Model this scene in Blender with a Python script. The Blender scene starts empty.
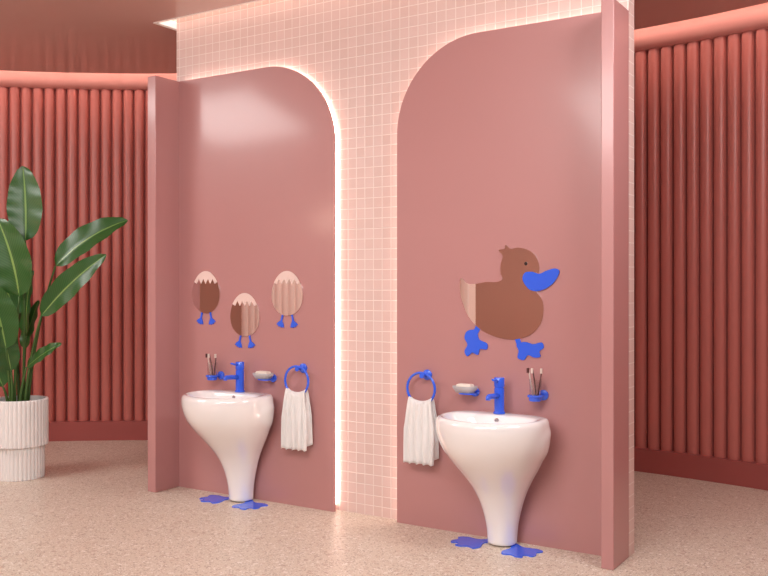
import bpy, bmesh, math, random
from mathutils import Vector, Matrix
from mathutils.geometry import tessellate_polygon
random.seed(7)
scene = bpy.context.scene
scene.view_settings.view_transform = 'Standard'
COL = scene.collection

# ---------------------------------------------------------------- materials
def lin(c):
    def f(v):
        v /= 255.0
        return v/12.92 if v <= 0.04045 else ((v+0.055)/1.055)**2.4
    return (f(c[0]), f(c[1]), f(c[2]), 1)

def mat(name, rgb, rough=0.5, metal=0.0, coat=0.0, emit=None, estr=0.0, trans=0.0, bump=0.0, bscale=50, vary=0.0, crough=0.04, spec=0.5):
    m = bpy.data.materials.new(name); m.use_nodes = True
    nt = m.node_tree; b = nt.nodes['Principled BSDF']
    b.inputs['Base Color'].default_value = lin(rgb)
    b.inputs['Roughness'].default_value = rough
    b.inputs['Metallic'].default_value = metal
    b.inputs['Coat Weight'].default_value = coat
    b.inputs['Coat Roughness'].default_value = crough
    b.inputs['Transmission Weight'].default_value = trans
    b.inputs['Specular IOR Level'].default_value = spec
    if emit:
        b.inputs['Emission Color'].default_value = lin(emit)
        b.inputs['Emission Strength'].default_value = estr
    if bump or vary:
        tc = nt.nodes.new('ShaderNodeTexCoord')
        n = nt.nodes.new('ShaderNodeTexNoise'); n.inputs['Scale'].default_value = bscale
        nt.links.new(tc.outputs['Object'], n.inputs['Vector'])
        if bump:
            bp = nt.nodes.new('ShaderNodeBump'); bp.inputs['Strength'].default_value = bump
            bp.inputs['Distance'].default_value = 0.01
            nt.links.new(n.outputs['Fac'], bp.inputs['Height'])
            nt.links.new(bp.outputs['Normal'], b.inputs['Normal'])
        if vary:
            mx = nt.nodes.new('ShaderNodeMix'); mx.data_type = 'RGBA'
            c = lin(rgb)
            mx.inputs[6].default_value = c
            mx.inputs[7].default_value = (c[0]*(1-vary), c[1]*(1-vary), c[2]*(1-vary), 1)
            nt.links.new(n.outputs['Fac'], mx.inputs[0])
            nt.links.new(mx.outputs[2], b.inputs['Base Color'])
    return m

M_panel = mat('lacquer_pink', (190, 138, 137), rough=0.38, coat=0.45, crough=.14, vary=0.03, bscale=2, spec=.4)
M_ceil  = mat('ceiling_paint', (204, 172, 164), rough=0.22, vary=0.03, bscale=2)
M_slat  = mat('slat_coral', (194, 112, 103), rough=0.38, vary=0.04, bscale=3)
M_back  = mat('back_coral', (140, 70, 66), rough=0.6, vary=0.05, bscale=3)
M_rear  = mat('rear_wall_brown', (198, 142, 124), rough=0.6, vary=0.04, bscale=1)
M_plinth= mat('plinth_red', (164, 84, 80), rough=0.45, vary=0.05, bscale=3)
M_band  = mat('band_coral', (222, 156, 148), rough=0.4, vary=0.04, bscale=3)
M_cove  = mat('cove_white', (248, 236, 230), rough=0.6, vary=0.02, bscale=3)
M_blue  = mat('blue_enamel', (50, 104, 244), rough=0.25, coat=0.5, vary=0.04, bscale=20)
M_porc  = mat('porcelain', (250, 249, 249), rough=0.06, coat=1.0, vary=0.01, bscale=3, spec=.7)
M_chrome= mat('chrome', (200, 200, 205), rough=0.15, metal=1.0, vary=0.02)
M_mirror= mat('mirror_glass', (244, 236, 232), rough=0.015, metal=1.0, vary=0.01, bscale=2)
M_shell = mat('etched_shell', (240, 214, 206), rough=0.4, vary=0.03)
M_eye   = mat('eye_dark', (40, 24, 22), rough=0.3, vary=0.02)
M_towel = mat('towel_cotton', (250, 249, 248), rough=0.9, bump=0.5, bscale=350, vary=0.03)
M_pot   = mat('pot_ceramic', (242, 241, 240), rough=0.5, vary=0.03, bscale=8)
M_soil  = mat('soil', (60, 42, 32), rough=0.95, bump=1.0, bscale=60, vary=0.5)
M_led   = mat('led_warm', (255, 235, 225), emit=(255, 232, 214), estr=13.0)
M_led2  = mat('led_cove', (255, 235, 225), emit=(255, 230, 214), estr=13.0)
M_led3  = mat('led_slot', (255, 235, 225), emit=(255, 230, 214), estr=9.0)
M_glow  = mat('added_slot_glow', (255, 240, 232), emit=(255, 232, 218), estr=1.1)  # emission added so the slot ends look lit
M_globe = mat('globe_glass', (255, 235, 215), emit=(255, 224, 196), estr=16.0)
M_cream = mat('cream_slat', (246, 224, 217), rough=0.5, vary=0.03, bscale=3)
M_cream2= mat('cream_groove', (236, 204, 194), rough=0.6, vary=0.03, bscale=3)
M_glass = mat('clear_glass', (250, 250, 250), rough=0.03, trans=1.0)
M_soap  = mat('soap_bar', (240, 230, 218), rough=0.45, vary=0.03)
M_dish  = mat('soap_dish_stone', (186, 182, 184), rough=0.3, vary=0.05, bscale=40)
M_brushd= mat('toothbrush_dark', (85, 45, 45), rough=0.4, vary=0.05)
M_brushl= mat('toothbrush_pale', (225, 210, 200), rough=0.4, vary=0.05)
M_stem  = mat('stem_green', (72, 108, 50), rough=0.5, vary=0.3, bscale=12)

def leaf_mat():
    m = bpy.data.materials.new('leaf_green'); m.use_nodes = True
    nt = m.node_tree; b = nt.nodes['Principled BSDF']
    b.inputs['Roughness'].default_value = 0.32
    uv = nt.nodes.new('ShaderNodeUVMap')
    sep = nt.nodes.new('ShaderNodeSeparateXYZ'); nt.links.new(uv.outputs[0], sep.inputs[0])
    a = nt.nodes.new('ShaderNodeMath'); a.operation='SUBTRACT'; a.inputs[1].default_value=0.5
    nt.links.new(sep.outputs[0], a.inputs[0])
    ab = nt.nodes.new('ShaderNodeMath'); ab.operation='ABSOLUTE'; nt.links.new(a.outputs[0], ab.inputs[0])
    rib = nt.nodes.new('ShaderNodeMath'); rib.operation='LESS_THAN'; rib.inputs[1].default_value=0.025
    nt.links.new(ab.outputs[0], rib.inputs[0])
    s1 = nt.nodes.new('ShaderNodeMath'); s1.operation='MULTIPLY_ADD'; s1.inputs[1].default_value=-0.5
    nt.links.new(ab.outputs[0], s1.inputs[0]); nt.links.new(sep.outputs[1], s1.inputs[2])
    s2 = nt.nodes.new('ShaderNodeMath'); s2.operation='MULTIPLY'; s2.inputs[1].default_value=150
    nt.links.new(s1.outputs[0], s2.inputs[0])
    s3 = nt.nodes.new('ShaderNodeMath'); s3.operation='SINE'; nt.links.new(s2.outputs[0], s3.inputs[0])
    mr = nt.nodes.new('ShaderNodeMapRange'); mr.inputs[1].default_value=-1; mr.inputs[2].default_value=1
    mr.inputs[3].default_value=0; mr.inputs[4].default_value=0.45
    nt.links.new(s3.outputs[0], mr.inputs[0])
    m1 = nt.nodes.new('ShaderNodeMix'); m1.data_type='RGBA'
    m1.inputs[6].default_value = lin((38, 80, 34)); m1.inputs[7].default_value = lin((64, 114, 46))
    nt.links.new(mr.outputs[0], m1.inputs[0])
    m2 = nt.nodes.new('ShaderNodeMix'); m2.data_type='RGBA'
    m2.inputs[7].default_value = lin((120, 155, 80))
    nt.links.new(rib.outputs[0], m2.inputs[0]); nt.links.new(m1.outputs[2], m2.inputs[6])
    nt.links.new(m2.outputs[2], b.inputs['Base Color'])
    return m
M_leaf = leaf_mat()

def tile_mat():
    m = bpy.data.materials.new('mosaic_tile'); m.use_nodes = True
    nt = m.node_tree; b = nt.nodes['Principled BSDF']
    geo = nt.nodes.new('ShaderNodeNewGeometry')
    off = nt.nodes.new('ShaderNodeVectorMath'); off.operation='ADD'; off.inputs[1].default_value=(4.614, -0.02, 0.0)
    nt.links.new(geo.outputs['Position'], off.inputs[0])
    dv = nt.nodes.new('ShaderNodeVectorMath'); dv.operation='SCALE'; dv.inputs['Scale'].default_value=1/0.062
    nt.links.new(off.outputs[0], dv.inputs[0])
    fr = nt.nodes.new('ShaderNodeVectorMath'); fr.operation='FRACTION'; nt.links.new(dv.outputs[0], fr.inputs[0])
    sb = nt.nodes.new('ShaderNodeVectorMath'); sb.operation='SUBTRACT'; sb.inputs[1].default_value=(.5,.5,.5)
    nt.links.new(fr.outputs[0], sb.inputs[0])
    ab = nt.nodes.new('ShaderNodeVectorMath'); ab.operation='ABSOLUTE'; nt.links.new(sb.outputs[0], ab.inputs[0])
    sep = nt.nodes.new('ShaderNodeSeparateXYZ'); nt.links.new(ab.outputs[0], sep.inputs[0])
    mx = nt.nodes.new('ShaderNodeMath'); mx.operation='MAXIMUM'
    nt.links.new(sep.outputs[0], mx.inputs[0]); nt.links.new(sep.outputs[2], mx.inputs[1])
    mx2 = nt.nodes.new('ShaderNodeMath'); mx2.operation='MAXIMUM'
    nt.links.new(mx.outputs[0], mx2.inputs[0]); nt.links.new(sep.outputs[1], mx2.inputs[1])
    mr = nt.nodes.new('ShaderNodeMapRange'); mr.inputs[1].default_value=0.445; mr.inputs[2].default_value=0.47
    nt.links.new(mx2.outputs[0], mr.inputs[0])
    fl = nt.nodes.new('ShaderNodeVectorMath'); fl.operation='FLOOR'; nt.links.new(dv.outputs[0], fl.inputs[0])
    wn = nt.nodes.new('ShaderNodeTexWhiteNoise'); nt.links.new(fl.outputs[0], wn.inputs['Vector'])
    tc = nt.nodes.new('ShaderNodeMix'); tc.data_type='RGBA'
    tc.inputs[6].default_value = lin((224, 196, 189)); tc.inputs[7].default_value = lin((229, 202, 196))
    nt.links.new(wn.outputs['Value'], tc.inputs[0])
    c = nt.nodes.new('ShaderNodeMix'); c.data_type='RGBA'
    c.inputs[7].default_value = lin((243, 227, 221))
    nt.links.new(mr.outputs[0], c.inputs[0]); nt.links.new(tc.outputs[2], c.inputs[6])
    nt.links.new(c.outputs[2], b.inputs['Base Color'])
    b.inputs['Roughness'].default_value = 0.3
    bp = nt.nodes.new('ShaderNodeBump'); bp.invert=True; bp.inputs['Strength'].default_value=0.5; bp.inputs['Distance'].default_value=0.003
    nt.links.new(mr.outputs[0], bp.inputs['Height']); nt.links.new(bp.outputs['Normal'], b.inputs['Normal'])
    return m
M_tile = tile_mat()

def terrazzo():
    m = bpy.data.materials.new('terrazzo'); m.use_nodes = True
    nt = m.node_tree; b = nt.nodes['Principled BSDF']
    geo = nt.nodes.new('ShaderNodeNewGeometry')
    prev = None
    base = nt.nodes.new('ShaderNodeTexNoise'); base.inputs['Scale'].default_value = 3
    nt.links.new(geo.outputs['Position'], base.inputs['Vector'])
    m0 = nt.nodes.new('ShaderNodeMix'); m0.data_type='RGBA'
    m0.inputs[6].default_value = lin((218, 204, 188)); m0.inputs[7].default_value = lin((212, 197, 181))
    nt.links.new(base.outputs['Fac'], m0.inputs[0]); prev = m0.outputs[2]
    for sc, th, cols, keep in ((24, .32, ((206,186,169),(232,221,210),(196,173,157)), .6),
                         (55, .34, ((182,160,144),(238,229,220),(210,190,174)), .65),
                         (110, .36, ((154,130,114),(242,233,226),(196,175,158)), .7)):
        v = nt.nodes.new('ShaderNodeTexVoronoi'); v.inputs['Scale'].default_value = sc
        nt.links.new(geo.outputs['Position'], v.inputs['Vector'])
        lt = nt.nodes.new('ShaderNodeMath'); lt.operation='LESS_THAN'; lt.inputs[1].default_value = th
        nt.links.new(v.outputs['Distance'], lt.inputs[0])
        s = nt.nodes.new('ShaderNodeSeparateColor'); nt.links.new(v.outputs['Color'], s.inputs[0])
        k = nt.nodes.new('ShaderNodeMath'); k.operation='LESS_THAN'; k.inputs[1].default_value = keep
        nt.links.new(s.outputs[1], k.inputs[0])
        mu = nt.nodes.new('ShaderNodeMath'); mu.operation='MULTIPLY'
        nt.links.new(lt.outputs[0], mu.inputs[0]); nt.links.new(k.outputs[0], mu.inputs[1])
        r = nt.nodes.new('ShaderNodeValToRGB'); r.color_ramp.interpolation='CONSTANT'
        r.color_ramp.elements[0].color = lin(cols[0]); r.color_ramp.elements[1].position=.4
        r.color_ramp.elements[1].color = lin(cols[1])
        e = r.color_ramp.elements.new(.7); e.color = lin(cols[2])
        nt.links.new(s.outputs[0], r.inputs[0])
        mm = nt.nodes.new('ShaderNodeMix'); mm.data_type='RGBA'
        nt.links.new(mu.outputs[0], mm.inputs[0]); nt.links.new(prev, mm.inputs[6]); nt.links.new(r.outputs[0], mm.inputs[7])
        prev = mm.outputs[2]
    nt.links.new(prev, b.inputs['Base Color'])
    b.inputs['Roughness'].default_value = 0.38
    return m
M_floor = terrazzo()

# ---------------------------------------------------------------- helpers
def obj_from(name, verts, faces, m, parent=None, smooth=False, loc=(0,0,0)):
    me = bpy.data.meshes.new(name); me.from_pydata([tuple(v) for v in verts], [], faces)
    me.materials.append(m); me.update()
    bm = bmesh.new(); bm.from_mesh(me); bmesh.ops.recalc_face_normals(bm, faces=bm.faces); bm.to_mesh(me); bm.free()
    if smooth:
        for p in me.polygons: p.use_smooth = True
    o = bpy.data.objects.new(name, me); COL.objects.link(o); o.location = loc
    if parent: o.parent = parent
    return o

def empty(name, loc=(0,0,0), rz=0):
    o = bpy.data.objects.new(name, None); o.location = loc; o.rotation_euler[2] = rz
    o.empty_display_size = 0.1
    COL.objects.link(o); return o

def box(name, a, b, m, parent=None, bevel=0.0):
    (x0,y0,z0),(x1,y1,z1) = a,b
    v = [(x0,y0,z0),(x1,y0,z0),(x1,y1,z0),(x0,y1,z0),(x0,y0,z1),(x1,y0,z1),(x1,y1,z1),(x0,y1,z1)]
    f = [(0,3,2,1),(4,5,6,7),(0,1,5,4),(1,2,6,5),(2,3,7,6),(3,0,4,7)]
    o = obj_from(name, v, f, m, parent)
    if bevel:
        md = o.modifiers.new('bev','BEVEL'); md.width = bevel; md.segments = 3
    return o

def lathe(name, prof, m, parent=None, seg=32, loc=(0,0,0), axis='Z', smooth=True):
    v=[]; f=[]
    n=len(prof)
    for r,h in prof:
        for i in range(seg):
            a=2*math.pi*i/seg
            p=(r*math.cos(a), r*math.sin(a), h)
            if axis=='Y': p=(p[0], -h, p[1])
            if axis=='X': p=(h, p[0], p[1])
            v.append(p)
    for j in range(n-1):
        for i in range(seg):
            f.append((j*seg+i, j*seg+(i+1)%seg, (j+1)*seg+(i+1)%seg, (j+1)*seg+i))
    if prof[0][0]>1e-5: f.append(tuple(range(seg))[::-1])
    if prof[-1][0]>1e-5: f.append(tuple((n-1)*seg+i for i in range(seg)))
    o=obj_from(name, v, f, m, parent, smooth, loc)
    if smooth:
        md=o.modifiers.new('es','EDGE_SPLIT'); md.split_angle=math.radians(40)
    return o

def tube(name, pts, radii, m, parent=None, seg=12, loc=(0,0,0), closed=False):
    pts=[Vector(p) for p in pts]
    n=len(pts)
    if not hasattr(radii,'__len__'): radii=[radii]*n
    v=[]; f=[]
    ref=None
    for i,p in enumerate(pts):
        if closed: t=(pts[(i+1)%n]-pts[i-1]).normalized()
        else: t=(pts[min(i+1,n-1)]-pts[max(i-1,0)]).normalized()
        if ref is None:
            ref = Vector((0,0,1)) if abs(t.z)<.9 else Vector((1,0,0))
        a=(ref-t*ref.dot(t)).normalized(); b=t.cross(a); ref=a
        for k in range(seg):
            th=2*math.pi*k/seg
            v.append(p+(a*math.cos(th)+b*math.sin(th))*radii[i])
    rng = n if closed else n-1
    for j in range(rng):
        j2=(j+1)%n
        for k in range(seg):
            f.append((j*seg+k, j*seg+(k+1)%seg, j2*seg+(k+1)%seg, j2*seg+k))
    if not closed:
        f.append(tuple(range(seg))[::-1]); f.append(tuple((n-1)*seg+k for k in range(seg)))
    return obj_from(name, v, f, m, parent, True, loc)

def smooth_closed(pts, sub=6):
    out=[]; n=len(pts)
    for i in range(n):
        p0,p1,p2,p3=[Vector((*pts[(i+k-1)%n],0)) for k in range(4)]
        for s in range(sub):
            t=s/sub
            q=0.5*((2*p1)+(-p0+p2)*t+(2*p0-5*p1+4*p2-p3)*t*t+(-p0+3*p1-3*p2+p3)*t**3)
            out.append((q.x,q.y))
    return out

def plate(name, pts, m, parent=None, plane='XZ', d0=0.0, d1=-0.006, loc=(0,0,0)):
    """flat plate from a 2-D outline, extruded d0..d1 along Y (XZ) or Z (XY)"""
    n=len(pts)
    P3=lambda a,b,d:(a,d,b) if plane=='XZ' else (a,b,d)
    v=[P3(a,b,d0) for a,b in pts]+[P3(a,b,d1) for a,b in pts]
    tris=tessellate_polygon([[Vector((a,b,0)) for a,b in pts]])
    f=[tuple(t) for t in tris]+[tuple(n+i for i in t)[::-1] for t in tris]
    f+=[(i,(i+1)%n,n+(i+1)%n,n+i) for i in range(n)]
    return obj_from(name,v,f,m,parent,False,loc)

def ring_solid(name, rin, rout, z0, z1, m, c, seg=256, rounded=False, a0=0.0, a1=360.0):
    v=[];f=[]
    if rounded:
        prof=[(rout,z0)]
        k=8
        for i in range(k+1):
            a=-math.pi/2+math.pi*i/k
            prof.append((rin+ (z1-z0)/2*(1-math.cos(a)) , (z0+z1)/2+(z1-z0)/2*math.sin(a)))
        prof.append((rout,z1))
    else:
        prof=[(rin,z0),(rout,z0),(rout,z1),(rin,z1)]
    n=len(prof)
    full=(a1-a0)>=360
    cnt=seg if full else seg+1
    for i in range(cnt):
        a=math.radians(a0+(a1-a0)*i/seg)
        for r,z in prof: v.append((c[0]+r*math.cos(a), c[1]+r*math.sin(a), z))
    for i in range(seg):
        i2=(i+1)%cnt
        for k in range(n):
            f.append((i*n+k, i2*n+k, i2*n+(k+1)%n, i*n+(k+1)%n))
    if not full:
        f.append(tuple(range(n))); f.append(tuple(seg*n+k for k in range(n)))
    return obj_from(name, v, f, m, smooth=rounded)

# ---------------------------------------------------------------- room shell
C=(-2.57,-4.32); R=6.55
def disc(name, r, z0, z1, m, seg=192):
    pts=[(C[0]+r*math.cos(2*math.pi*i/seg), C[1]+r*math.sin(2*math.pi*i/seg)) for i in range(seg)]
    v=[(x,y,z0) for x,y in pts]+[(x,y,z1) for x,y in pts]
    f=[tuple(range(seg))[::-1], tuple(range(seg,2*seg))]+[(i,(i+1)%seg,seg+(i+1)%seg,seg+i) for i in range(seg)]
    return obj_from(name, v, f, m)
floor=disc('floor', R+.2, -0.1, 0.0, M_floor)
A0,A1=2,178
wall_back=ring_solid('wall_back', R+.06, R+.2, 0, 3.6, M_back, C, seg=160, a0=A0, a1=A1)
wall_front=ring_solid('wall_front', R-.02, R+.2, 0, 3.6, M_rear, C, seg=160, a0=A1, a1=360+A0)
lid=disc('ceiling_upper', R+.2, 3.6, 3.7, M_cove)

WX0,WX1=-4.58,-1.385
WY0,WY1=0.05,0.14
g=0.10
x0,x1,y0,y1=WX0-g,WX1+g,WY0-g,WY1+g
# suspended ceiling: round disc with a rectangular slot round the tiled wall
def ceiling_with_slot():
    hc=((x0+x1)/2,(y0+y1)/2); hx,hy=(x1-x0)/2,(y1-y0)/2
    Rc=R-.30
    angs=[2*math.pi*i/160 for i in range(160)]
    ca=math.atan2(hy,hx)
    angs+=[ca,math.pi-ca,math.pi+ca,2*math.pi-ca]
    angs=sorted(set(angs))
    n=len(angs); v=[]
    for z in (3.22,3.27):
        for a in angs:
            dx,dy=math.cos(a),math.sin(a)
            t=min(hx/abs(dx) if abs(dx)>1e-9 else 1e9, hy/abs(dy) if abs(dy)>1e-9 else 1e9)
            v.append((hc[0]+dx*t,hc[1]+dy*t,z))
        for a in angs:
            dx,dy=math.cos(a),math.sin(a)
            ox,oy=hc[0]-C[0],hc[1]-C[1]
            b=ox*dx+oy*dy; cc=ox*ox+oy*oy-Rc*Rc
            t=-b+math.sqrt(b*b-cc)
            v.append((hc[0]+dx*t,hc[1]+dy*t,z))
    f=[]
    for i in range(n):
        j=(i+1)%n
        f.append((i,j,n+j,n+i)); f.append((2*n+i,3*n+i,3*n+j,2*n+j))
        f.append((i,2*n+i,2*n+j,j)); f.append((n+i,n+j,3*n+j,3*n+i))
    return obj_from('ceiling',v,f,M_ceil)
ceiling_with_slot()
slot=empty('ceiling_light_slot')
box('lining_1',(x0-.012,y0-.012,3.215),(x1+.012,y0,3.60),M_cove,slot)
box('lining_2',(x0-.012,y1,3.215),(x1+.012,y1+.012,3.60),M_cove,slot)
box('lining_3',(x0-.012,y0,3.215),(x0,y1,3.60),M_cove,slot)
box('lining_4',(x1,y0,3.215),(x1+.012,y1,3.60),M_cove,slot)
tube('led_1',[(x0+.03,y0+.02,3.34),(x1-.03,y0+.02,3.34)],.010,M_led3,slot,seg=8)
tube('led_3',[(x0+.03,y1-.02,3.34),(x1-.03,y1-.02,3.34)],.010,M_led3,slot,seg=8)
# glowing plates added to brighten the dark slot at both wall ends
box('glow_plate_1',(x0,y0,3.224),(WX0,y1,3.232),M_glow,slot)
box('glow_plate_2',(WX1,y0,3.224),(x1,y1,3.232),M_glow,slot)

# slats on the curved wall
v=[];f=[]
K=10
step=.098/R
na=int(math.radians(A1-A0)/step)
for s in range(na):
    a0=math.radians(A0)+step*(s+.5)
    b0=len(v)
    for k in range(K+1):
        t=math.pi*k/K
        w=0.042*math.copysign(abs(math.cos(t))**.85,math.cos(t)); d=0.042*math.sin(t)**.8
        r=R+.06-d; a=a0+w/R
        v.append((C[0]+r*math.cos(a),C[1]+r*math.sin(a),0.17))
        v.append((C[0]+r*math.cos(a),C[1]+r*math.sin(a),3.20))
    for k in range(K):
        f.append((b0+2*k,b0+2*k+1,b0+2*k+3,b0+2*k+2))
slats=obj_from('wall_slats', v, f, M_slat, smooth=True)
base=ring_solid('baseboard_back', R-.02, R+.06, 0, 0.17, M_plinth, C, a0=A0, a1=A1, seg=160)
trim=ring_solid('trim_1', R-.06, R+.06, 3.15, 3.32, M_band, C, rounded=True, a0=A0, a1=A1, seg=160)
cov=ring_solid('cove_led_strip', R-.36, R-.34, 3.36, 3.40, M_led2, C)

tile=box('wall_partition',(WX0,WY0,0),(WX1,WY1,3.6),M_tile)

def arch_panel(name, xa, xb, side, r=0.53, zt=2.8):
    pts=[(xa,0.0),(xb,0.0)]
    n=24
    if side=='R':
        pts+=[(xb,zt-r)]+[(xb-r+r*math.cos(math.pi/2*i/n), zt-r+r*math.sin(math.pi/2*i/n)) for i in range(1,n+1)]+[(xa,zt)]
    else:
        pts+=[(xb,zt),(xa+r,zt)]+[(xa+r-r*math.sin(math.pi/2*i/n), zt-r+r*math.cos(math.pi/2*i/n)) for i in range(1,n+1)]
    e=empty(name)
    p=plate('panel', pts, M_panel, e, d0=0.02, d1=0.0)
    xm=(xa+xb)/2
    box('spacer',(xm-.3,0.02,0.05),(xm+.3,WY0,2.0),M_panel,e)
    i_=0.014
    if side=='R':
        path=[(xb-i_,0.04)]+[(xb-i_,zz) for zz in (1.0,1.8,zt-r)]
        path+=[(xb-r+(r-i_)*math.cos(math.pi/2*i/n), zt-r+(r-i_)*math.sin(math.pi/2*i/n)) for i in range(1,n+1)]+[(xa+.02,zt-i_)]
    else:
        path=[(xa+i_,0.04)]+[(xa+i_,zz) for zz in (1.0,1.8,zt-r)]
        path+=[(xa+r-(r-i_)*math.cos(math.pi/2*i/n), zt-r+(r-i_)*math.sin(math.pi/2*i/n)) for i in range(1,n+1)]+[(xb-.02,zt-i_)]
    tube('led_line',[(a,0.036,b) for a,b in path],0.006,M_led,e,seg=8)
    return e
arch_panel('arched_wall_panel',-4.505,-3.197,'R')
arch_panel('arched_wall_panel',-2.744,-1.448,'L')
box('wall_fin_left',(WX0,-.22,0),(-4.505,WY0,2.8),M_panel,bevel=.004)
box('wall_fin_right',(-1.448,-.2,0),(WX1,WY0,2.8),M_panel,bevel=.004)

# opposite cream wall (seen in the mirrors)
opp=empty('slatted_screen_wall')
box('screen_core',(-7.45,-4.2,0),(-4.3,-4.04,3.19),M_cream2,opp)
v=[];f=[]
x=-7.44
while x<-4.36:
    b0=len(v)
    for k in range(5):
        t=math.pi*k/4
        for z in (0.0,3.19): v.append((x+.05-.050*math.cos(t),-4.04+.02*math.sin(t),z))
    for k in range(4): f.append((b0+2*k,b0+2*k+2,b0+2*k+3,b0+2*k+1))
    x+=.105
obj_from('screen_slats',v,f,M_cream,opp)
gl=empty('globe_sconce',(-5.95,-3.80,2.12))
lathe('globe',[(0.0,-.13)]+[(.13*math.sin(math.pi*i/16),-.13*math.cos(math.pi*i/16)) for i in range(1,16)]+[(0,.13)],M_globe,gl,loc=(0,0,0))
lathe('arm',[(.02,0.0),(.02,.13)],M_chrome,gl,axis='Y',loc=(0,-.07,0))

# ---------------------------------------------------------------- pedestal sink
FOOT=[(-.018,.10),(.018,.10),(.030,.045),(.085,.005),(.100,-.035),(.078,-.045),(.060,-.052),(.048,-.085),(.022,-.100),(.006,-.078),
      (-.010,-.078),(-.026,-.102),(-.052,-.088),(-.062,-.055),(-.082,-.046),(-.100,-.030),(-.082,.008),(-.030,.045)]
def rot2(pts,a,s=1.0):
    c,q=math.cos(a),math.sin(a)
    return [((x*c-y*q)*s,(x*q+y*c)*s) for x,y in pts]
def sink(X):
    e=empty('pedestal_sink',(X,0,0))
    key=[(0,.080,-.150,-.08,-.012),(.02,.078,-.148,-.08,-.012),(.1,.085,-.154,-.08,-.012),(.2,.108,-.180,-.085,-.01),
       (.29,.142,-.225,-.10,-.01),(.36,.180,-.282,-.12,-.008),(.42,.218,-.340,-.14,-.007),(.48,.252,-.398,-.165,-.006),(.54,.278,-.442,-.19,-.004),
       (.60,.292,-.466,-.21,-.003),(.65,.296,-.476,-.22,-.003),(.685,.293,-.474,-.22,-.003),(.699,.285,-.464,-.22,-.006),
       (.704,.270,-.450,-.22,-.014)]
    # Catmull-Rom refinement of the outer body so the belly stays smooth
    L=[key[0],key[1]]
    for i in range(1,11):
        p0,p1,p2,p3=key[i-1],key[i],key[i+1],key[i+2]
        for s in (1/3,2/3,1):
            L.append(tuple(0.5*((2*b)+(-a+c)*s+(2*a-5*b+4*c-d)*s*s+(-a+3*b-3*c+d)*s**3) for a,b,c,d in zip(p0,p1,p2,p3)))
    L+=key[12:]
    inner=[(.703,.258,-.440,-.25,-.13),(.692,.246,-.428,-.25,-.14),(.65,.212,-.400,-.25,-.15),(.60,.14,-.34,-.25,-.17),(.582,.06,-.28,-.25,-.22),(.580,.012,-.255,-.25,-.245)]
    nout=len(L); L+=inner
    seg=128; v=[];f=[]
    def spow(a,p): return math.copysign(abs(a)**p,a)
    def sm(e0,e1,x):
        t=max(0,min(1,(x-e0)/(e1-e0))); return t*t*(3-2*t)
    for li,(z,w,yf,ym,yb) in enumerate(L):
        for i in range(seg):
            t=2*math.pi*i/seg; c,s=math.cos(t),math.sin(t)
            if s<=0: x=w*c; y=ym+(ym-yf)*s
            else: x=w*spow(c,.62); y=ym+(yb-ym)*spow(s,.62)
            if li<nout:   # soft folded-wing relief on the flanks
                rr=math.hypot((y+.11)/.17,(z-.57)/.10)
                x+=math.copysign((1-sm(.55,1.0,rr))*.009*min(1,abs(c)*2),c)
            v.append((x,y,z))
    for j in range(len(L)-1):
        for i in range(seg):
            f.append((j*seg+i,j*seg+(i+1)%seg,(j+1)*seg+(i+1)%seg,(j+1)*seg+i))
    f.append(tuple(range(seg))[::-1]); f.append(tuple((len(L)-1)*seg+i for i in range(seg)))
    o=obj_from('basin',v,f,M_porc,e,True)
    md=o.modifiers.new('s','SUBSURF'); md.levels=1; md.render_levels=1
    lathe('drain',[(.024,0),(.024,.004),(.018,.006)],M_chrome,e,loc=(0,-.25,.580),seg=24)
    lathe('overflow',[(.014,0),(.014,.003),(.009,.004)],M_chrome,e,loc=(0,-.142,.672),seg=20,axis='Y')
    plate('duck_foot_1',smooth_closed(rot2(FOOT,math.radians(-42),1.12),5),M_blue,e,plane='XY',d0=0.0,d1=.006,loc=(-.145,-.135,0))
    plate('duck_foot_2',smooth_closed(rot2(FOOT,math.radians(42),1.12),5),M_blue,e,plane='XY',d0=0.0,d1=.006,loc=(.135,-.145,0))
    return e
SX=(-3.880,-2.036)
for X in SX: sink(X)

def faucet(X):
    e=empty('basin_faucet',(X,-.085,.704))
    lathe('body',[(.032,0),(.032,.008),(.027,.012),(.027,.135),(.024,.138),(.024,.142),(.028,.145),(.028,.190),(.025,.194)],M_blue,e,seg=32)
    tube('spout',[(0,-.01,.095),(0,-.08,.100),(0,-.128,.102),(0,-.138,.098),(0,-.140,.084)],[.015,.015,.0145,.014,.013],M_blue,e,seg=16)
    tube('lever',[(0,-.01,.172),(0,-.05,.180),(0,-.085,.188)],[.008,.007,.006],M_blue,e,seg=12)
for X in (-3.880,-2.048): faucet(X)

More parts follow.
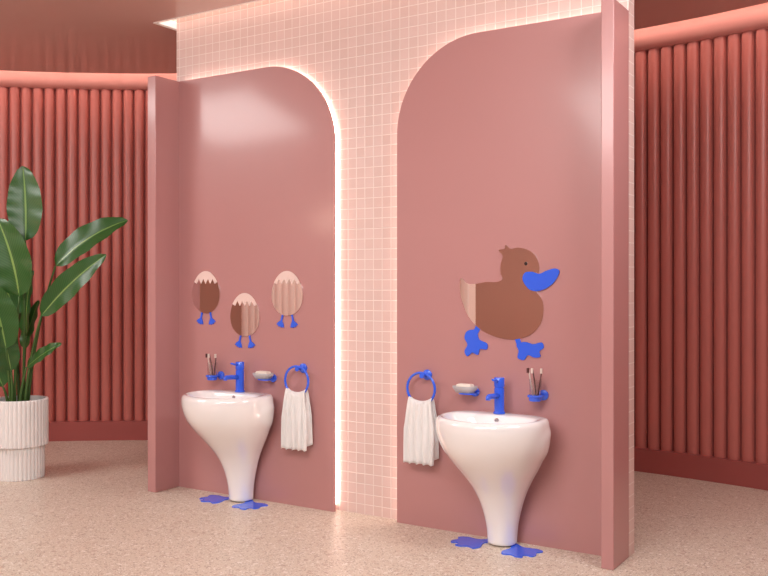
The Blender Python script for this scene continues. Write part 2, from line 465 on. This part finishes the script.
# ---------------------------------------------------------------- accessories
def towel_ring(X,Z):
    e=empty('towel_ring',(X,0,Z))
    lathe('wall_rose',[(.030,0),(.030,.008),(.024,.012),(.012,.014),(.012,.06),(.015,.062),(.015,.070)],M_blue,e,axis='Y',loc=(.012,0,.075),seg=24)
    Rr=.090; y=-.055
    tube('ring',[(Rr*math.cos(2*math.pi*i/64),y,Rr*math.sin(2*math.pi*i/64)) for i in range(64)],.0075,M_blue,e,seg=10,closed=True)
    t=empty('hand_towel',(X,0,Z))
    NU,NV=73,40
    v=[];f=[]
    for j in range(NV+1):
        q=j/NV
        for i in range(NU):
            u=i/(NU-1)*2-1
            if q<.46:   s=q/.46; side=-1; drop=1-s
            elif q>.54: s=(1-q)/.46; side=1; drop=1-s
            else: s=1; side=None; drop=0
            halfw=.074+.022*min(1,drop*2.2)
            x=u*halfw
            xr=u*.062
            ztop=-math.sqrt(Rr**2-xr**2)
            zb=-.428 if side!=1 else -.40
            if side is None:
                a=(q-.46)/.08*math.pi
                yy=y-.017*math.cos(a); zz=ztop+.004+.014*math.sin(a)
            else:
                yy=y+side*(.017+.006*drop)
                zz=(ztop+.004)*(1-drop)+zb*drop
                amp=.003+.009*min(1,drop*2)
                yy+=amp*math.sin(u*13+side*1.1+.8*math.sin(drop*3))+.003*math.sin(u*29+drop*4)
                zz+=.004*math.sin(u*13+1)*drop
            yy=min(yy,-.008)
            v.append((x,yy,zz))
    for j in range(NV):
        for i in range(NU-1):
            f.append((j*NU+i,j*NU+i+1,(j+1)*NU+i+1,(j+1)*NU+i))
    o=obj_from('cloth',v,f,M_towel,t,True)
    md=o.modifiers.new('sol','SOLIDIFY'); md.thickness=.005; md.offset=0
towel_ring(-3.442,.797)
towel_ring(-2.550,.803)

def soap_dish(X,Z):
    e=empty('soap_dish',(X,0,Z))
    lathe('wall_rose',[(.026,0),(.026,.010),(.022,.014),(.011,.016),(.011,.03)],M_blue,e,axis='Y',loc=(.03,0,-.008),seg=24)
    def oval(w,d,k=40): return [(w*math.copysign(abs(math.cos(2*math.pi*i/k))**.7,math.cos(2*math.pi*i/k)),d*math.copysign(abs(math.sin(2*math.pi*i/k))**.7,math.sin(2*math.pi*i/k))) for i in range(k)]
    plate('holder',oval(.046,.040),M_blue,e,plane='XY',d0=-.015,d1=-.008,loc=(0.012,-.062,0))
    k=40; v=[];f=[]
    L=[(.052,.032,-.008),(.068,.046,.016),(.070,.048,.028),(.063,.041,.028),(.052,.034,.006)]
    for w,d,z in L:
        for a,b in oval(w,d,k): v.append((a,b-.068,z))
    for j in range(len(L)-1):
        for i in range(k): f.append((j*k+i,j*k+(i+1)%k,(j+1)*k+(i+1)%k,(j+1)*k+i))
    f.append(tuple(range(k))); f.append(tuple((len(L)-1)*k+i for i in range(k)))
    obj_from('dish',v,f,M_dish,e,True)
    b=box('soap_bar',(-.046,-.096,.006),(.046,-.040,.040),M_soap,e,bevel=.010)
soap_dish(-3.700,.804)
soap_dish(-2.262,.808)

def brush_cup(X,Z):
    e=empty('toothbrush_holder',(X,0,Z))
    lathe('wall_rose',[(.028,0),(.028,.010),(.022,.014),(.011,.016),(.011,.03)],M_blue,e,axis='Y',loc=(.02,0,-.01),seg=24)
    tube('holder_ring',[(.036*math.cos(2*math.pi*i/40),-.068+.036*math.sin(2*math.pi*i/40),-.01) for i in range(40)],.007,M_blue,e,seg=8,closed=True)
    lathe('holder_base',[(.0,-.036),(.030,-.036),(.034,-.030),(.034,-.012),(.0321,-.012)],M_blue,e,loc=(0,-.068,0),seg=28)
    lathe('tumbler',[(.0,-.028),(.027,-.028),(.0285,-.02),(.033,.08),(.0315,.08),(.027,-.018),(0,-.022)],M_glass,e,loc=(0,-.068,0),seg=28)
    for k,(xa,xb,mm,yb) in enumerate(((-.012,-.036,M_brushl,-.075),(.004,-.008,M_brushd,-.085),(.012,.038,M_brushd,-.07))):
        tube('toothbrush_%d'%(k+1),[(xa,-.066,-.018),((xa+xb)/2,-.068,.05),(xb,yb,.135)],[.0035,.004,.003],mm,e,seg=8)
        box('bristles_%d'%(k+1),(xb-.005,yb-.014,.112),(xb+.005,yb-.002,.138),M_brushl if k else M_brushd,e,bevel=.001)
brush_cup(-4.136,.800)
brush_cup(-1.848,.818)

# ---------------------------------------------------------------- egg mirrors
def egg_pt(a,w,h):
    return (w*math.cos(a)*(1-.10*math.sin(a)), h*math.sin(a))
def egg(X,Z):
    e=empty('egg_mirror',(X,0,Z))
    w,h=.124,.142
    out=[egg_pt(2*math.pi*i/72,w,h) for i in range(72)]
    plate('mirror',out,M_mirror,e,d0=-.001,d1=-.008)
    a0=math.radians(29); a1=math.pi-a0
    top=[egg_pt(a0+(a1-a0)*i/30,w,h) for i in range(31)]
    xl,xr=top[-1][0],top[0][0]; zz=top[0][1]
    n=5
    zig=[]
    for i in range(1,2*n):
        zig.append((xl+(xr-xl)*i/(2*n), zz+(-.012 if i%2 else .022)))
    plate('shell_cap',top+zig,M_shell,e,d0=-.008,d1=-.0105)
    for k,sx in enumerate((-1,1)):
        plate('leg_%d'%(k+1),[(sx*.035-.006,-.128),(sx*.035+.006,-.128),(sx*.048+.006,-.180),(sx*.048-.006,-.180)],M_blue,e,d0=-.001,d1=-.007)
        ft=[(0,.02),(.022,-.004),(.03,-.022),(.016,-.020),(.010,-.030),(0,-.022),(-.010,-.030),(-.016,-.020),(-.03,-.022),(-.022,-.004)]
        ft=rot2(ft,math.radians(18*sx))
        plate('foot_%d'%(k+1),[(a+sx*.050,b-.188) for a,b in ft],M_blue,e,d0=-.001,d1=-.009)
egg(-4.250,1.345); egg(-3.906,1.199); egg(-3.556,1.341)

# ---------------------------------------------------------------- duck mirror
def duck():
    cx,cy=505,308
    e=empty('duck_mirror',(-2.053,0,1.2688))
    sx,sy=.00595,.00547
    T=lambda P:[((x-cx)*sx,-(y-cy)*sy) for x,y in P]
    body=[(460,278),(459,290),(462,303),(468,317),(479,329),(496,337),(514,339),(530,334),(540,323),(543,309),(541,298),(534,289),
          (536,281),(539,268),(535,256),(527,250),(518,248),(511,249),(506,245),(505,249),(499,250),(503,256),(501,265),(501,273),
          (503,279),(497,282),(486,282),(474,284),(466,283)]
    plate('mirror',smooth_closed(T(body),5),M_mirror,e,d0=-.001,d1=-.006)
    beak=[(523,280),(525,273),(532,272),(539,274),(546,271),(554,269),(558,272),(554,281),(546,288),(537,291),(529,289)]
    plate('beak',smooth_closed(T(beak),5),M_blue,e,d0=-.004,d1=-.009)
    plate('eye',T([(526+1.5*math.cos(2*math.pi*i/16),264+1.8*math.sin(2*math.pi*i/16)) for i in range(16)]),M_eye,e,d0=-.005,d1=-.0075)
    l1=[(476,326),(481,328),(476,338),(471,336)]
    f1=[(467,332),(476,331),(479,340),(487,344),(487,350),(480,350),(478,356),(472,354),(467,358),(464,353),(467,346),(464,339)]
    l2=[(514,336),(519,336),(523,346),(518,347)]
    f2=[(517,344),(525,341),(533,343),(541,341),(543,346),(539,350),(540,355),(534,356),(528,354),(524,359),(518,357),(519,350)]
    plate('leg_1',T(l1),M_blue,e,d0=-.001,d1=-.005); plate('leg_2',T(l2),M_blue,e,d0=-.001,d1=-.005)
    plate('foot_1',smooth_closed(T(f1),4),M_blue,e,d0=-.001,d1=-.008); plate('foot_2',smooth_closed(T(f2),4),M_blue,e,d0=-.001,d1=-.008)
duck()

# ---------------------------------------------------------------- plant
P=empty('potted_bird_of_paradise',(-5.71,-.39,0),rz=math.radians(32.09))
def ribbed(name,r,z0,z1,nr,m,amp=.006,lip=False):
    seg=nr*8; v=[];f=[]
    zs=[z0,z0+.006,z1-.006,z1]
    for j,z in enumerate(zs):
        for i in range(seg):
            a=2*math.pi*i/seg
            rr=r-amp+amp*abs(math.sin(a*nr/2))**.6-(.004 if j in (0,3) else 0)
            v.append((rr*math.cos(a),rr*math.sin(a),z))
    n=len(zs)
    rin=r-.022
    if lip:
        for z in (z1,z1-.06):
            for i in range(seg):
                a=2*math.pi*i/seg; v.append((rin*math.cos(a),rin*math.sin(a),z))
        n+=2
    for j in range(n-1):
        for i in range(seg): f.append((j*seg+i,j*seg+(i+1)%seg,(j+1)*seg+(i+1)%seg,(j+1)*seg+i))
    f.append(tuple(range(seg))); f.append(tuple((n-1)*seg+i for i in range(seg)))
    o=obj_from(name,v,f,m,P,False); return o
ribbed('pot_upper',.197,.235,.57,40,M_pot,lip=True,amp=.008)
ribbed('pot_lower',.172,.0,.235,36,M_pot,amp=.008)
lathe('soil',[(0,.525),(.172,.525)],M_soil,P,seg=32)

def bez(p0,p1,p2,n):
    return [(p0*(1-t)**2+p1*2*t*(1-t)+p2*t*t) for t in [i/n for i in range(n+1)]]
def leaf(k,base,tip,width,bow=(0,0,0),nrm=(0,-1,.25),start=(0,0),fold=.22):
    base=Vector(base); tip=Vector(tip); nrm=Vector(nrm)
    s=Vector((start[0],start[1],.52))
    mid=s.lerp(base,.55); mid.x=s.x+(base.x-s.x)*.25; mid.y=s.y+(base.y-s.y)*.3
    pts=bez(s,mid,base,12)
    tube('stem_%d'%k,pts,[.013-.006*i/12 for i in range(13)],M_stem,P,seg=8)
    NL,NW=20,8
    c=base.lerp(tip,.5)+Vector(bow)
    path=bez(base,c,tip,NL)
    v=[];uvs=[];f=[]
    for i,p in enumerate(path):
        t=i/NL
        d=(path[min(i+1,NL)]-path[max(i-1,0)]).normalized()
        side=d.cross(nrm).normalized(); n2=side.cross(d).normalized()
        w=width/2*(math.sin(math.pi*min(1,t**.85))**.55)
        if i in (0,NL): w=.002
        for j in range(NW+1):
            u=j/NW*2-1
            lift=abs(u)*w*fold+ .006*math.sin(t*22+u*2)*abs(u)
            v.append(p+side*u*w+n2*lift); uvs.append((j/NW,t))
    for i in range(NL):
        for j in range(NW):
            f.append((i*(NW+1)+j,i*(NW+1)+j+1,(i+1)*(NW+1)+j+1,(i+1)*(NW+1)+j))
    o=obj_from('leaf_%d'%k,v,f,M_leaf,P,True)
    ul=o.data.uv_layers.new(name='UVMap')
    for lp in o.data.loops: ul.data[lp.index].uv=uvs[lp.vertex_index]
leaf(1,(.05,-.02,1.71),(.015,.02,2.26),.250,bow=(.02,0,0),nrm=(.1,-1,.1),start=(.03,0))
leaf(2,(.045,-.12,1.31),(-.12,-.10,1.87),.29,bow=(.06,-.03,0),nrm=(-.1,-1,.3),start=(-.02,-.04))
leaf(3,(.26,.0,1.53),(.77,.05,1.865),.22,bow=(-.03,0,.08),nrm=(.15,-1,.75),start=(.05,.02))
leaf(4,(.18,-.06,1.17),(.66,-.10,1.61),.19,bow=(-.03,0,.04),nrm=(.25,-1,.5),start=(.05,-.03))
leaf(5,(.07,-.05,.80),(.34,-.10,.975),.10,bow=(0,0,.03),nrm=(.1,-1,.8),start=(.02,-.05))
leaf(6,(-.04,-.14,.94),(-.15,-.18,1.42),.25,bow=(.03,-.02,0),nrm=(.2,-1,.3),start=(-.04,-.06))
leaf(7,(-.10,-.05,.66),(-.30,-.10,1.12),.24,bow=(0,0,.03),nrm=(.3,-1,.3),start=(-.07,-.03))
leaf(8,(.03,.05,1.02),(.06,.10,1.50),.18,bow=(-.04,0,0),nrm=(-.7,-.8,.1),start=(0,.05))
leaf(9,(-.06,.08,1.15),(-.30,.16,1.75),.22,bow=(0,0,.04),nrm=(.3,-1,.2),start=(-.03,.06))
leaf(10,(.02,.04,.92),(.10,.10,1.28),.14,bow=(-.02,0,0),nrm=(-.5,-.8,.1),start=(.02,.03))
leaf(11,(-.02,-.10,.78),(-.06,-.16,1.10),.16,bow=(0,0,0),nrm=(.5,-1,.2),start=(-.02,-.07))

# ---------------------------------------------------------------- lights
def area(name,loc,target,size,sy,power,col=(1,.975,.95)):
    l=bpy.data.lights.new(name,'AREA'); l.shape='RECTANGLE'; l.size=size; l.size_y=sy
    l.energy=power; l.color=col
    o=bpy.data.objects.new(name,l); COL.objects.link(o); o.location=loc
    o.rotation_euler=(Vector(target)-Vector(loc)).to_track_quat('-Z','Y').to_euler()
    return o
area('added_key_front',(-1.9,-3.3,3.15),(-2.7,-.9,0),2.4,1.4,150)  # added key lamp without a fitting, lights panels and floor
area('added_fill_left',(-6.2,-2.2,3.15),(-6.3,-1.2,0),1.4,1.4,85)  # added fill lamp that brightens the slats on the left
area('added_fill_right',(-.2,-.6,3.15),(-.6,0.6,0.5),1.2,1.2,70)  # fill lamp added for the right-hand slats
area('added_fill_rear',(-3.6,-7.4,3.15),(-4.6,-7,0),3,2,180)  # unseen lamp added to brighten the rear room reflected in the mirrors

w=bpy.data.worlds.new('world'); scene.world=w; w.use_nodes=True
w.node_tree.nodes['Background'].inputs[0].default_value=(1,.9,.86,1)
w.node_tree.nodes['Background'].inputs[1].default_value=.3

# ---------------------------------------------------------------- camera
cd=bpy.data.cameras.new('camera'); cam=bpy.data.objects.new('camera',cd); COL.objects.link(cam)
cam.location=(0,-4.519,1.4); cam.rotation_euler=(math.radians(90),0,math.radians(32.09))
cd.sensor_width=36; cd.lens=36*900/768; cd.shift_y=-4/768
cd.clip_start=.05
scene.camera=cam
